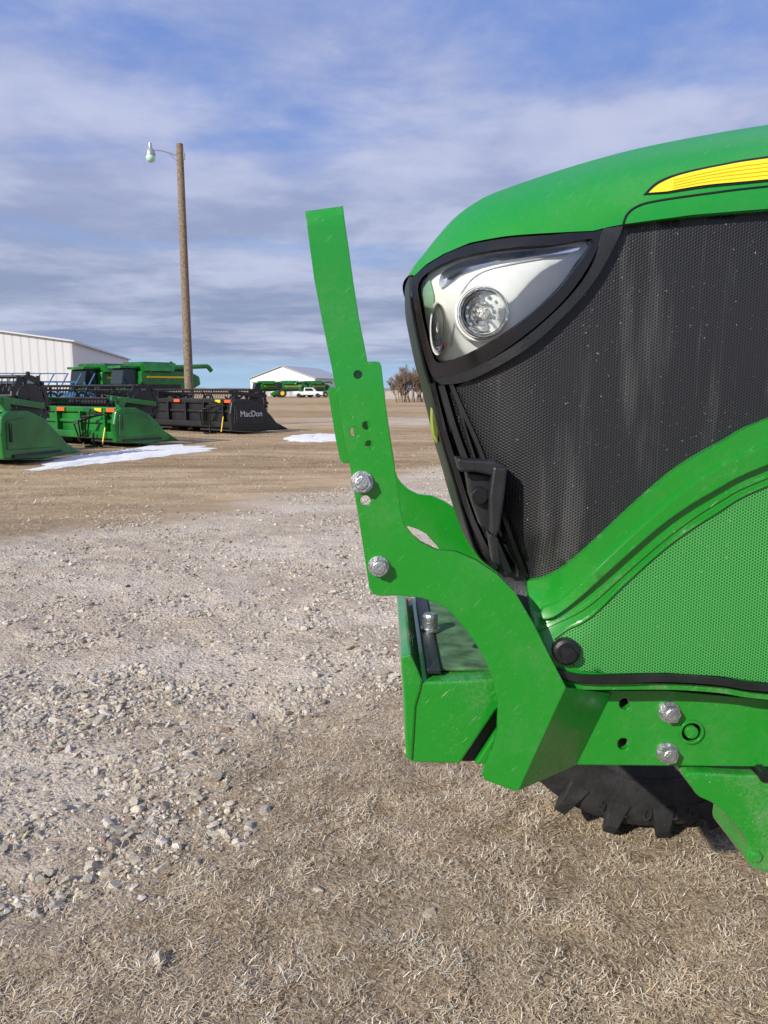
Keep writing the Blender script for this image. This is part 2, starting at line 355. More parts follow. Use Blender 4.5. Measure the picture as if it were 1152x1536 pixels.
panel("headlight_side_reflection",[(633,432),(644,416),(650,440),(652,480),(658,530),(655,540),(648,515),(638,470)],SIDEG,off=-.012,thick=.008)  # green reflection at the lens edge, put into the panel colour
panel("headlight_lens",lens,GLASS,off=.004,thick=.002)
def ringlamp(px,py,r,off,name,ex=1.0,bm_=LAMPW,dots=True):
    c=solve(px,py,off); mb=MB(); C=(c.x,c.y,c.z)
    mb.lathe(C,[(r*.80,.02),(r*.80,-.004),(r*.86,-.016),(r*.92,-.018),(r*.97,-.012),(r*1.0,.02)],40,ex=ex); mb.obj(name+"_ring",CHR,TR,smooth=60,keep=True)
    mb=MB(); mb.lathe(C,[(r*1.0,.02),(r*1.0,-.006),(r*1.07,-.006),(r*1.08,.02)],40,ex=ex); mb.obj(name+"_surround",SILV,TR,smooth=60,keep=True)
    mb=MB(); mb.lathe(C,[(0.0005,-.012),(r*.2,-.011),(r*.27,-.004),(r*.30,.006),(r*.45,.002),(r*.50,.009),(r*.66,-.001),(r*.70,.004),(r*.80,-.010)],36,ex=ex); mb.obj(name+"_bowl",bm_,TR,smooth=25,keep=True)
    if dots:
        mb=MB()
        for k in range(12):
            a=k*math.pi/6+.2
            for rr in (r*.38,r*.62): mb.box((c.x+ex*rr*math.cos(a),c.y-.002,c.z+rr*math.sin(a)),(r*.10*ex,.014,r*.10),Matrix.Rotation(-a,3,'Y'))
        mb.obj(name+"_optics",CHR,TR,keep=True)
ringlamp(724,470,.042,-.016,"projector_lamp"); ringlamp(656,492,.042,-.010,"corner_lamp",.28,SILV,False)
mb=MB(); c=solve(664,517,.0); mb.cyl((c.x,c.y+.006,c.z),(c.x,c.y+.014,c.z),.0045,10); mb.obj("turn_signal",ORG,TR,keep=True)
mb=MB(); c=S(655,628,1.44); mb.lathe((c.x,c.y,c.z),[(.001,-.012),(.02,-.011),(.04,-.006),(.046,0)],24,'x'); ob=mb.obj("nose_badge",mat("badge",(.35,.42,.05),.4),TR,smooth=60,keep=True)
def slab(name,poly,Y0,Y1,m,mir=True,bevel=.004,sm=0):
    mb=MB()
    pl=catmull(poly,sm,True) if sm else poly
    q=[S(a,b,Y0) for a,b in pl]; mb.prism(q,(0,Y1-Y0,0))
    if mir: mb.prism([(p.x,2*YC-p.y,p.z) for p in q],(0,-(Y1-Y0),0))
    return mb.obj(name,m,TR,bevel=bevel,keep=True)
slab("latch_top",[(684,686),(700,690),(742,692),(762,702),(761,712),(738,714),(712,708),(690,708)],1.215,1.26,BLK)
slab("latch_arm",[(740,700),(762,703),(757,745),(750,795),(744,808),(736,800),(734,745)],1.21,1.25,BLK)
slab("latch_back",[(700,708),(738,712),(736,800),(722,790),(706,745)],1.24,1.29,BLK)
c=S(719,743,1.235); mb=MB(); mb.cyl((c.x,1.225,c.z),(c.x,1.26,c.z),.014,16); mb.obj("latch_pin",BLKG,TR,bevel=.002,keep=True)
slab("latch_foot",[(733,800),(748,806),(752,850),(740,845)],1.225,1.26,BLK)
bt=catmull([(790,872),(820,866),(852,848),(900,806),(960,750),(1020,700),(1090,660),(1152,629),(1400,545),(R_,420)],4)
band=bt+[(R_,1040),(1400,1052),(1152,1036),(1080,1026),(1000,1020),(900,1018),(850,1015),(832,1000),(805,950)]
panel("side_panel",band,GREENS,off=.014,thick=.03)
panel("side_panel_ridge",catmull([(808,928),(830,926),(868,898),(930,842),(1000,782),(1070,737),(1152,697),(1400,610),(R_,480)],4)+catmull([(R_,450),(1400,580),(1152,668),(1080,702),(1020,742),(950,802),(880,868),(840,902),(815,912)],4),GREEN,off=.026,thick=.014)
panel("side_panel_groove",strip([(802,945),(835,932),(880,908),(935,860),(1005,800),(1075,752),(1152,714),(1400,625),(R_,495)],5),GREEND,off=.017,thick=.004)
mtop=catmull([(830,958),(850,944),(885,925),(940,872),(1005,815),(1075,768),(1152,727),(1400,640),(R_,510)],4)
msh=mtop+[(R_,1020),(1400,1040),(1152,1024),(1080,1014),(1000,1009),(910,1010),(872,1006),(850,992)]
panel("side_mesh",msh,GMESH,off=.0165,thick=.004)
panel("side_mesh_edge",strip(mtop,2.5,1),GREEND,off=.021,thick=.006)
panel("side_seal",strip([(838,1010),(870,1019),(930,1020),(1000,1018),(1080,1023),(1152,1033),(1400,1050),(R_,1035)],10),BLK,off=.026,thick=.03)
panel("side_lower_lip",strip([(842,1024),(880,1030),(1000,1030),(1080,1035),(1152,1045),(1400,1062)],9),GREEND,off=.012,thick=.03)
c=solve(848,975,.014); mb=MB(); mb.lathe((c.x,c.y,c.z),[(.0225,.01),(.0225,-.012),(.018,-.016),(.013,-.016),(.012,-.026),(.0,-.027)],28); mb.obj("rubber_stop",BLK,TR,smooth=40,keep=True)
BY=1.285
def circ(cx,cy,r,n=18): return [(cx+r*math.cos(2*math.pi*i/n),cy+r*math.sin(2*math.pi*i/n)) for i in range(n)]
panel("frame_plate",[(866,1036),(1000,1036),(1152,1050),(R_,1090),(R_,1158),(1152,1150),(864,1147)],GREEN,yplane=BY,thick=.014,back=True,holes=[circ(937,1056,8.5),circ(935,1116,9)])
mb=MB(); a=S(850,1052,1.32);b=S(1000,1130,1.32)
mb.box(((a.x+1.9)/2+.05,YC,(a.z+b.z)/2),(1.9-a.x-.1,.38,a.z-b.z)); mb.obj("chassis_core",MBLK,TR,bevel=.01,keep=True)
def bolt(px,py,Y,r=.0175,name="bolt"):
    c=S(px,py,Y); mb=MB(); mb.cyl((c.x,Y+.002,c.z),(c.x,Y-.004,c.z),r*1.0,28,r*.98); mb.cyl((c.x,Y-.004,c.z),(c.x,Y-.018,c.z),r*.82,6,rot=.3+px); mb.cyl((c.x,Y-.018,c.z),(c.x,Y-.0195,c.z),r*.62,20,r*.5)
    mb.cyl((c.x,Y-.0195,c.z),(c.x,Y-.0200,c.z),r*.35,8)
    mb.obj(name,STEEL,TR,bevel=.0012,keep=True)
AY=1.19
bolt(1003,1067,BY,.0195);bolt(1000,1128,BY,.0195);bolt(543,723,AY,.018);bolt(568,849,AY,.017)
c=S(1036,1097,BY); mb=MB(); mb.lathe((c.x,BY,c.z),[(.022,.001),(.022,-.005),(.0175,-.005),(.017,.0),(.012,-.0),(.0115,-.006),(.0,-.007)],30); mb.obj("frame_boss",GREEN,TR,smooth=30,keep=True)
arm=[(501,556),(503,549),(510,546),(562,542),(569,543),(572,549),(580,620),(590,690),(598,740),(602,772),(607,787),(617,801),(632,814),(655,825),(685,828),(715,841),(745,861),(773,889),(800,935),(825,985),(849,1031),(778,1186),(770,1186),(728,1170),(723,1162),(727,1150),(738,1128),(746,1098),(748,1060),(740,1020),(724,982),(700,945),(672,914),(652,903),(632,897),(600,893),(572,894),(560,891),(554,882),(551,862),(540,790),(525,700),(510,620)]
hol=[circ(537,562,6.5),circ(549.5,638.5,6.5),circ(532,648,7.5),circ(554,667,6.5),circ(548,751,8)]
panel("guard_arm",arm,GREEN,yplane=AY,thick=.012,back=True,holes=hol)
a1=S(849,1031,AY);a2=S(778,1186,AY);b1=S(918,1040,BY);b2=S(865,1147,BY)
mb=MB()
for sg in (0,1):
    q=[a1,a2,b2,b1]; e=Vector((-.010,.008,0))
    if sg: q=[Vector((p.x,2*YC-p.y,p.z)) for p in q]; e=Vector((-.010,-.008,0))
    mb.prism(q,e)
mb.obj("guard_web",GREEN,TR,keep=True)
SY=AY+.0135
wd_=[(560,600),(553,553),(547,520),(538,475),(529.5,420),(522,365),(518,338),(516,322),(514.5,309)]
le_=[(506,600),(498,553),(491,520),(482,475),(471.5,420),(464,365),(460.5,338),(458.8,326),(458,317)]
dys=[0,0,0,0,0,0,.001,.005,.013]
vs=[];fs=[]; th=.009
for (l,r_,dy) in zip(le_,wd_,dys):
    l=S(*l,SY+dy); r_=S(*r_,SY+dy)
    vs+=[tuple(l),tuple(r_),(r_.x,r_.y+th,r_.z-dy*.3),(l.x,l.y+th,l.z-dy*.3)]
for i in range(len(vs)//4-1):
    for k in range(4): fs.append((i*4+k,i*4+(k+1)%4,(i+1)*4+(k+1)%4,(i+1)*4+k))
fs+=[(0,1,2,3),tuple(len(vs)-4+k for k in (3,2,1,0))]
mb=MB(); mb.add(vs,fs); mb.add([(x_-.014,2*YC-y_,z_-.01) for x_,y_,z_ in vs],fs); mb.obj("guard_strap",GREEN,TR,keep=True)
panel("guard_pivot_tab",[(492,587),(494,581),(499,580),(507,588),(526,690),(523,695),(515,695),(510,690),(503,655)],GREEN,yplane=AY+.024,thick=.012,back=True)
WY=1.25
def block(name,poly,m,y0=WY,y1=2*YC-WY,bevel=.004): return slab(name,poly,y0,y1,m,mir=False,bevel=bevel)
block("weight_carrier",[(622,1024),(760,1018),(760,1052),(744,1066),(690,1146),(616,1144),(614,1100)],GREEND)
block("carrier_lip",[(601,985),(616,980),(634,1021),(632,1032),(624,1060),(619,1143),(609,1138),(606,1050)],GREEND,y0=WY-.004,y1=2*YC-WY+.004)
block("carrier_rear",[(752,1030),(900,1040),(850,1147),(712,1147),(757,1078)],GREEND,y0=WY+.012,y1=2*YC-WY-.012)
block("carrier_gap_shade",[(735,1055),(775,1055),(725,1143),(686,1143)],BLK,y0=WY+.03,y1=2*YC-WY-.03)  # black fill paints the shade inside the diagonal slot
tz=S(640,1019,WY).z
a=S(636,1019,WY);b=S(658,1019,WY); mb=MB(); mb.box(((a.x+b.x)/2+.006,YC-.0,tz+.006),(b.x-a.x,.50,.010)); mb.obj("carrier_pad",BLK,TR,bevel=.002,keep=True)
DUSTY=mat("dusty_green_top",(.08,.16,.075),.5,var=.45,vscale=25)
mb=MB(); mb.box(((a.x+b.x)/2+.075,YC,tz+.003),(.11,.46,.006)); mb.box(((a.x+b.x)/2+.14,YC,tz+.02),(.012,.50,.04)); mb.obj("carrier_top_plate",DUSTY,TR,bevel=.001,keep=True)
u=(645-576)/F;v=(768-944)/F; t_=(tz+.011-H)/(v*math.cos(PIT)-math.sin(PIT)); kx=u*t_; ky=t_*(math.cos(PIT)+v*math.sin(PIT)); z_=tz+.009
mb=MB(); mb.cyl((kx,ky,z_),(kx,ky,z_+.006),.019,24); mb.cyl((kx,ky,z_+.006),(kx,ky,z_+.030),.0155,24); mb.cyl((kx,ky,z_+.030),(kx,ky,z_+.035),.0155,24,.012); mb.obj("carrier_pin",STEEL,TR,smooth=40,keep=True)
def wheel(cx,cy,side,nm):
    R0=.588; z0=.635
    mb=MB(); mb.lathe((cx,cy,z0),[(.33,-.14),(.36,-.165),(.42,-.195),(.50,-.207),(.55,-.20),(R0,-.175),(.597,0),(R0,.175),(.55,.20),(.50,.207),(.42,.195),(.36,.165),(.33,.14),(.33,-.14)],72)
    mb.lathe((cx,cy,z0),[(.40,-.193),(.405,-.200),(.41,-.199)],72)
    mb.obj(nm+"_tyre",RUB,TR,smooth=40,keep=True)
    mb=MB(); N=20
    for k in range(N):
        for s in(-1,1):
            a=2*math.pi*(k+(.5 if s>0 else 0))/N+.06
            vs=[]
            for (yy,da,rl,rh) in((.01,.14,.58,.640),(.11,.06,.58,.638),(.185,-.01,.545,.632),(.212,-.02,.50,.590)):
                for dd in(-.052,.052):
                    for rr,sh in((rl,1.5),(rh,.72)):
                        ang=a+da+dd*sh; vs.append((cx+rr*math.cos(ang),cy+s*yy,z0+rr*math.sin(ang)))
            fs=[]
            for j in range(3):
                o=j*4; fs+=[(o,o+1,o+5,o+4),(o+1,o+3,o+7,o+5),(o+3,o+2,o+6,o+7)]
            fs+=[(0,2,3,1),(12,13,15,14)]; mb.add(vs,fs)
    mb.obj(nm+"_lugs",RUB,TR,bevel=.004,keep=True)
    mb=MB(); mb.lathe((cx,cy,z0),[(.335,-.15),(.32,-.15),(.30,-.12),(.29,-.05*side),(.20,-.03*side),(.10,-.03*side),(.10,-.10*side),(.0,-.11*side)],40); mb.obj(nm+"_rim",YEL,TR,smooth=40,keep=True)
wheel(.97,2.73,-1,"far_wheel"); wheel(1.85,.42,1,"near_wheel")
for i,(ch,ang) in enumerate([("5",-112),("7",-103),("0",-94),("R",-84),("2",-77)]):
    cu=bpy.data.curves.new("sidewall_marking",'FONT'); cu.body=ch; cu.size=.07; cu.extrude=.0015; cu.align_x='CENTER'
    ob=bpy.data.objects.new("sidewall_marking",cu); sc.collection.objects.link(ob); a=math.radians(ang); r=.50
    ob.location=(.97+r*math.cos(a),2.73-.2085,.635+r*math.sin(a)); ob.rotation_euler=(Matrix.Rotation(-(a-math.pi/2),3,'Y')@Matrix.Rotation(math.radians(90),3,'X')).to_euler()
    cu.materials.append(RUB); ob.parent=TR; ob.matrix_parent_inverse=Matrix.Translation(-Vector(TR.location))
ax=[(1032,1160),(1120,1164),(1300,1166),(1400,1180),(1400,1380),(1200,1340),(1152,1310),(1132,1304),(1121,1290),(1122,1264),(1105,1240),(1075,1209),(1050,1196),(1040,1184)]
slab("axle_knuckle",catmull(ax,4,True),1.268,1.42,GREEND,bevel=.022)
slab("frame_bottom_gap_shade",[(1032,1149),(1900,1156),(1900,1172),(1032,1162)],1.292,1.33,BLK,bevel=.001)  # black strip painted as the shade between frame and knuckle
mb=MB(); c=S(1144,1161,1.27); mb.cyl((c.x,1.258,c.z),(c.x,1.30,c.z),.012,6); mb.obj("frame_lower_nut",BLKG,TR,bevel=.002,keep=True)
mb=MB(); mb.cyl((1.05,.62,.66),(1.05,2.42,.66),.075,24); mb.box((1.05,YC,.66),(.26,.5,.2)); mb.cyl((1.85,.55,.64),(1.0,1.2,.66),.06,16); mb.obj("front_axle",GREEND,TR,bevel=.01,keep=True)
c=S(1136,1288,1.26); mb=MB(); mb.cyl((c.x,1.262,c.z),(c.x,1.29,c.z),.011,20); mb.obj("axle_stud",GREEND,TR,bevel=.003,keep=True)
mb=MB(); mb.box((1.75,YC,1.25),(.5,.50,1.0)); mb.obj("engine_block",MBLK,TR,bevel=.02,keep=True)

# ---------------- GROUND
def vnoise(x,y,sc_,seed=0):
    r=np.random.default_rng(seed).random((256,256)); x=x*sc_+1000; y=y*sc_+1000; xi=np.floor(x).astype(int); yi=np.floor(y).astype(int); fx=x-xi;fy=y-yi; fx=fx*fx*(3-2*fx);fy=fy*fy*(3-2*fy)
    g_=lambda a,b:r[a%256,b%256]
    return (g_(xi,yi)*(1-fx)+g_(xi+1,yi)*fx)*(1-fy)+(g_(xi,yi+1)*(1-fx)+g_(xi+1,yi+1)*fx)*fy
def hgt(x,y):
    h=.05*(vnoise(x,y,.7,51)-.5)+.03*(vnoise(x,y,2.6,52)-.5)+.026*(vnoise(x,y,7,53)-.5)+.018*(vnoise(x,y,15,54)-.5)
    return h*np.clip((11-y)/3,0,1)*np.clip((7-np.abs(x))/2,0,1)*np.clip((y-.6)/.5,0,1)
def near_b(x): return 4.0+1.15*x
def far_b(x): return 14.2+1.6*x
gm=bpy.data.materials.new("ground_dry_grass_and_gravel"); gm.use_nodes=True; t=NT(gm.node_tree); b=gm.node_tree.nodes['Principled BSDF']
g=t.n('ShaderNodeNewGeometry'); P=g.outputs['Position']; s=t.n('ShaderNodeSeparateXYZ'); t.set(s.inputs[0],P); X,Y=s.outputs[0],s.outputs[1]
nb=t.noise(P,1.1,6,.65); nbs=t.m('MULTIPLY',t.m('SUBTRACT',nb,.5),3.8)
m1=t.ss(t.m('ADD',t.m('SUBTRACT',Y,t.m('ADD',4.0,t.m('MULTIPLY',X,1.15))),nbs),-1.3,.9)
nb2=t.noise(P,.45,5,.6); nbs2=t.m('MULTIPLY',t.m('SUBTRACT',nb2,.5),6)
m2=t.ss(t.m('ADD',t.m('SUBTRACT',t.m('ADD',14.2,t.m('MULTIPLY',X,1.6)),Y),nbs2),-1.0,1.8)
grav=t.m('MULTIPLY',m1,m2)
road=t.m('MULTIPLY',t.ss(t.m('ADD',Y,nbs2),33,36),t.ss(t.m('ADD',Y,nbs2),46,42)); road=t.m('MULTIPLY',road,t.ss(X,-6,-1))
grav=t.m('MAXIMUM',grav,t.m('MULTIPLY',road,.8))
nf=t.noise(P,45,5,.7); nm=t.noise(P,6,5,.65); nl=t.noise(P,.35,4,.6)
gcol=t.mix(t.ss(nm,.3,.7),(.34,.265,.175),(.47,.38,.265)); gcol=t.mix(t.ss(nf,.3,.62),t.mix(1.0,gcol,(.42,.37,.32),'MULTIPLY'),gcol)
nv=t.noise(t.vec(t.m('MULTIPLY',X,.35),Y,0.0),1.6,5,.7)
nv2=t.noise(t.vec(t.m('MULTIPLY',X,.25),Y,4.0),.22,4,.6)
farg=t.mix(t.ss(nv,.3,.7),(.34,.24,.14),(.56,.42,.26)); farg=t.mix(t.ss(nv2,.42,.60),farg,t.mix(1.0,farg,(.76,.73,.68),'MULTIPLY'))
gcol=t.mix(t.ss(Y,6,12),gcol,farg)
vor=t.n('ShaderNodeTexVoronoi'); t.set(vor.inputs['Vector'],P); vor.inputs['Scale'].default_value=42
vor2=t.n('ShaderNodeTexVoronoi'); t.set(vor2.inputs['Vector'],P); vor2.inputs['Scale'].default_value=95
rc=t.n('ShaderNodeSeparateColor'); t.set(rc.inputs[0],vor.outputs['Color'])
ndt=t.noise(t.vec(t.m('MULTIPLY',X,.6),Y,0.0),.9,5,.65)
dirt=t.mix(t.ss(nm,.3,.7),(.43,.35,.26),(.56,.47,.365)); dirt=t.mix(t.ss(ndt,.40,.62),dirt,(.63,.545,.44))
stone=t.mix(rc.outputs[0],(.36,.315,.265),(.70,.635,.54))
gr_c=t.mix(t.m('MULTIPLY',t.ss(vor.outputs['Distance'],.55,.25),t.ss(rc.outputs[1],.35,.6)),dirt,stone)
gr_c=t.mix(t.ss(nf,.22,.50),t.mix(1.0,gr_c,(.62,.58,.54),'MULTIPLY'),gr_c)
t.set(b.inputs['Base Color'],t.mix(grav,gcol,gr_c)); b.inputs['Roughness'].default_value=.95; b.inputs['Specular IOR Level'].default_value=.1
bp=t.n('ShaderNodeBump'); bp.inputs['Strength'].default_value=.9; bp.inputs['Distance'].default_value=.018
hh=t.m('ADD',t.m('MULTIPLY',nf,.9),t.m('ADD',t.m('MULTIPLY',t.m('SUBTRACT',1.0,vor.outputs['Distance']),t.m('MULTIPLY',grav,.6)),t.m('ADD',t.m('MULTIPLY',nm,2.0),t.m('MULTIPLY',t.m('SUBTRACT',1.0,vor2.outputs['Distance']),.25))))
t.set(bp.inputs['Height'],hh); t.set(b.inputs['Normal'],bp.outputs[0])
xs=np.concatenate([[-2500,-800,-250,-80,-30,-14,-9],np.arange(-7,7.01,.05),[9,14,30,80,250,800,2500]])
ysg=np.concatenate([[-2500,-600,-100,-20,-4,-1,0],np.arange(.5,11.01,.05),[12,14,18,26,40,70,120,250,600,2500]])
gx,gy=np.meshgrid(xs,ysg); gz=hgt(gx,gy); V=np.stack([gx.ravel(),gy.ravel(),gz.ravel()],1)
nx=len(xs); ii,jj=np.meshgrid(np.arange(len(ysg)-1),np.arange(nx-1),indexing='ij'); a0=(ii*nx+jj).ravel(); Fg=np.stack([a0,a0+1,a0+nx+1,a0+nx],1)
def fast_mesh(name,V,Fq,col,m,smooth=False):
    me=bpy.data.meshes.new(name); n=len(V); me.vertices.add(n); me.vertices.foreach_set("co",V.astype(np.float32).ravel())
    k=Fq.shape[1]; me.loops.add(Fq.size); me.loops.foreach_set("vertex_index",Fq.astype(np.int32).ravel()); me.polygons.add(len(Fq)); me.polygons.foreach_set("loop_start",(np.arange(len(Fq))*k).astype(np.int32))
    me.polygons.foreach_set("use_smooth",np.full(len(Fq),smooth))
    me.update(calc_edges=True)
    if col is not None:
        at=me.color_attributes.new("tint",'FLOAT_COLOR','POINT'); at.data.foreach_set("color",col.astype(np.float32).ravel())
    me.validate(); return link(name,me,m)
fast_mesh("ground",V,Fg,None,gm,True)
def tint_mat(name,rough,bump=0):
    m=bpy.data.materials.new(name); m.use_nodes=True; t=NT(m.node_tree); b=m.node_tree.nodes['Principled BSDF']
    a=t.n('ShaderNodeAttribute',attribute_name="tint"); c=a.outputs['Color']
    if bump:
        g=t.n('ShaderNodeNewGeometry'); n_=t.noise(g.outputs['Position'],120,4,.7); c=t.mix(t.ss(n_,.3,.7),t.mix(1.0,c,(.72,.70,.67),'MULTIPLY'),c)
        bp=t.n('ShaderNodeBump'); bp.inputs['Strength'].default_value=bump; bp.inputs['Distance'].default_value=.005; t.set(bp.inputs['Height'],n_); t.set(b.inputs['Normal'],bp.outputs[0])
    t.set(b.inputs['Base Color'],c); b.inputs['Roughness'].default_value=rough; b.inputs['Specular IOR Level'].default_value=.2
    return m
STRAW=tint_mat("straw",.8); ROCK=tint_mat("stone",.9,.6)
def blades(N,y0,y1,lmin,lmax,wd,keepf,lean=(48,89),pw=1.0,seed=1,dim=1.0):
    r=np.random.default_rng(seed)
    y=y0+(y1-y0)*r.random(N)**pw; x=(r.random(N)*2-1)*(.52*(y+.25)+.35)
    k=keepf(x,y,r); x=x[k];y=y[k];N=len(x)
    cl=vnoise(x,y,11,3); a=r.random(N)*2*np.pi
    L=(lmin+(lmax-lmin)*r.random(N)**1.8)*(.5+1.0*cl); le=np.radians(lean[0]+(lean[1]-lean[0])*r.random(N)**.6); w_=wd*(.55+.9*r.random(N))
    d=np.stack([np.cos(a),np.sin(a)],1); a2=a+(r.random(N)-.5)*3.8; d2=np.stack([np.cos(a2),np.sin(a2)],1); p=np.stack([-np.sin(a),np.cos(a)],1)
    z0=hgt(x,y)-.002+.020*r.random(N)*cl
    b0=np.concatenate([np.stack([x,y],1),z0[:,None]],1)
    b1=b0+np.concatenate([d*(L*.5*np.sin(le))[:,None],(L*.5*np.cos(le))[:,None]],1)
    le2=np.minimum(le+np.radians(r.random(N)*60-10),np.radians(104))
    b2=b1+np.concatenate([d2*(L*.5*np.sin(le2))[:,None],(L*.5*np.cos(le2))[:,None]],1)
    pp=np.concatenate([p,np.zeros((N,1))],1)*w_[:,None]/2
    V=np.stack([b0-pp,b0+pp,b1-pp*.9,b1+pp*.9,b2-pp*.3,b2+pp*.3],1).reshape(-1,3)
    i=np.arange(N)[:,None]*6; Fq=np.concatenate([i+np.array([[0,1,3,2]]),i+np.array([[2,3,5,4]])],0)
    c1=np.array([.65,.535,.38]);c2=np.array([.33,.245,.16]);c3_=np.array([.77,.69,.56]); h=r.random(N)[:,None]; h2=(r.random(N)[:,None]>.82)
    big=vnoise(x,y,1.6,9)[:,None]; b2_=vnoise(x,y,11,3)[:,None]
    c=(c1*h+c2*(1-h))*(.80+.38*big); c=np.where(h2,c3_,c)*(.72+.5*b2_)*dim; c=np.clip(c,0,.8); col=np.concatenate([c,np.ones((N,1))],1); col=np.repeat(col,6,0)
    return V,Fq,col
def keep_near(x,y,r):
    nb=(vnoise(x,y,1.2,21)-.5)*2.0+(vnoise(x,y,4,22)-.5)*1.0
    return r.random(len(x)) < np.clip(1-(y-near_b(x)+nb+1.1)/1.9,.02,1)*(.15+.85*np.clip(vnoise(x,y,9,31)*1.8-.35,0,1))
def keep_mid(x,y,r):
    nb=(vnoise(x,y,.5,23)-.5)*5
    return r.random(len(x)) < np.clip((y-far_b(x)+nb+.8)/2.5,.0,1)*(.3+.7*vnoise(x,y,1.2,33))
parts=[blades(540000,1.5,5.6,.013,.046,.0022,keep_near,pw=.85,seed=1),blades(60000,5.0,11,.025,.055,.0042,keep_near,seed=2),blades(80000,8,30,.04,.09,.010,keep_mid,seed=3,dim=.85)]
V=[];Fq=[];C=[];o=0
for v_,f_,c_ in parts: V.append(v_);Fq.append(f_+o);C.append(c_);o+=len(v_)
fast_mesh("dry_grass",np.concatenate(V),np.concatenate(Fq),np.concatenate(C),STRAW)
bm=bmesh.new(); bmesh.ops.create_icosphere(bm,subdivisions=1,radius=1); bv=np.array([v.co[:] for v in bm.verts]); bf=np.array([[v.index for v in f.verts] for f in bm.faces]); bm.free()
def rockbase(seed):
    r_=random.Random(seed); bm=bmesh.new(); bmesh.ops.create_icosphere(bm,subdivisions=3,radius=1)
    for _ in range(9):
        n=Vector((r_.gauss(0,1),r_.gauss(0,1),r_.gauss(0,1))).normalized(); d=r_.uniform(.45,.75)
        for v in bm.verts:
            k=v.co.dot(n)-d
            if k>0: v.co-=n*k
    bmesh.ops.remove_doubles(bm,verts=bm.verts,dist=.12); bmesh.ops.triangulate(bm,faces=bm.faces)
    V=np.array([v.co[:] for v in bm.verts]); bm.verts.index_update(); F_=np.array([[v.index for v in f.verts] for f in bm.faces]); bm.free(); return V,F_
def stones(x,y,sz,bv,bf,r,jt=.5):
    N=len(x); n=len(bv)
    jit=1+(r.random((N,n,1))-.5)*jt; V=bv[None]*jit*np.stack([sz*(.7+.7*r.random(N)),sz*(.55+.5*r.random(N)),sz*(.4+.4*r.random(N))],1)[:,None,:]
    a=r.random(N)*6.28; ca,sa=np.cos(a)[:,None],np.sin(a)[:,None]
    tl=(r.random(N)-.5)*.9; ct,st=np.cos(tl)[:,None],np.sin(tl)[:,None]; V=np.stack([V[...,0]*ct-V[...,2]*st,V[...,1],V[...,0]*st+V[...,2]*ct],2)
    Vx=V[...,0]*ca-V[...,1]*sa; Vy=V[...,0]*sa+V[...,1]*ca
    V=np.stack([Vx+x[:,None],Vy+y[:,None],V[...,2]+(sz*.18+hgt(x,y))[:,None]],2)
    Fs=(bf[None]+(np.arange(N)*n)[:,None,None]).reshape(-1,3)
    g_=.33+.33*r.random(N)**1.1; wm=r.random(N); col=np.stack([g_*1.08,g_*(1.0-.03*wm),g_*(.89-.12*wm),np.ones(N)],1)
    red=r.random(N)<.04; col[red,:3]=np.array([.28,.19,.15])
    dk=r.random(N)<.09; col[dk,:3]*=.45
    return V.reshape(-1,3),Fs,np.repeat(col,n,0)
r=np.random.default_rng(12)
def samp(N,y0,y1,pw,big=False):
    y=y0+(y1-y0)*r.random(N)**pw; x=(r.random(N)*2-1)*(.52*(y+.25)+.4)
    nb=(vnoise(x,y,1.2,21)-.5)*1.6; d1=y-near_b(x)+nb; d2=far_b(x)-y+(vnoise(x,y,.5,23)-.5)*4
    cl=vnoise(x,y,1.3,41)*.5+vnoise(x,y,4.5,42)*.5
    heap=np.exp(-((d1-.8)/.9)**2)+.8*np.exp(-((d1-2.6)/.6)**2)
    base=np.clip((cl-.40)*3.2,.05 if big else .12,1)
    p=np.clip((d1+.9)/1.0,.012,1)*np.clip((d2+1)/2,0,1)*base*(.35+.85*heap)
    k=r.random(N)<p; return x[k],y[k]
x,y=samp(170000,1.7,16,1.15); sz=.0032+.009*r.random(len(x))**2.0+.0008*y
AA=[stones(x,y,sz,bv,bf,r,.7)]
for sdd in range(5):
    x,y=samp(6500,1.9,11,1.1,True); sz=.009+.022*r.random(len(x))**2.6
    rv,rf=rockbase(sdd+3); AA.append(stones(x,y,sz,rv,rf,r,.08))
bx=[(322,1172,.060),(200,1193,.032),(232,1148,.03),(536,1178,.020),(43,1160,.028),(195,1090,.032),(35,1027,.045),(415,1110,.02),(455,948,.045),(530,1010,.035),(150,1378,.012),(1005,1440,.018),(265,1160,.02),(5,1268,.03),(255,1050,.035),(330,960,.04),(75,1015,.04),(130,1060,.03),(60,1085,.03)]
gp=[GR(a,b_) for a,b_,_ in bx]; rv,rf=rockbase(21); AA.append(stones(np.array([p.x for p in gp]),np.array([p.y for p in gp]),np.array([q_[2] for q_ in bx])*.8,rv,rf,r,.1))
V=[];Fq=[];C=[];o=0
for v_,f_,c_ in AA: V.append(v_);Fq.append(f_+o);C.append(c_);o+=len(v_)
fast_mesh("gravel_stones",np.concatenate(V),np.concatenate(Fq),np.concatenate(C),ROCK)
def snow(pl):
    P_=[GR(a,b_) for a,b_ in catmull(pl,5,True)]; n=len(P_); c=sum(P_,Vector())/n; vs=[];K_=8
    for k in range(K_+1):
        f_=k/K_
        for i,p in enumerate(P_):
            q_=c+(p-c)*f_*(1+.10*math.sin(i*2.1)+.07*random.random()); vs.append((q_.x,q_.y,.002+.06*(1-f_**3)*(.6+.8*random.random())))
    fs=[(k*n+i,k*n+(i+1)%n,(k+1)*n+(i+1)%n,(k+1)*n+i) for k in range(K_) for i in range(n)]
    me=bpy.data.meshes.new("snow_patch"); me.from_pydata(vs,[],fs); me.polygons.foreach_set("use_smooth",[True]*len(fs)); link("snow_patch",me,SNOW)
snow([(55,704),(80,692),(120,684),(180,676),(240,668),(300,670),(312,676),(260,682),(200,690),(130,697),(80,703)])
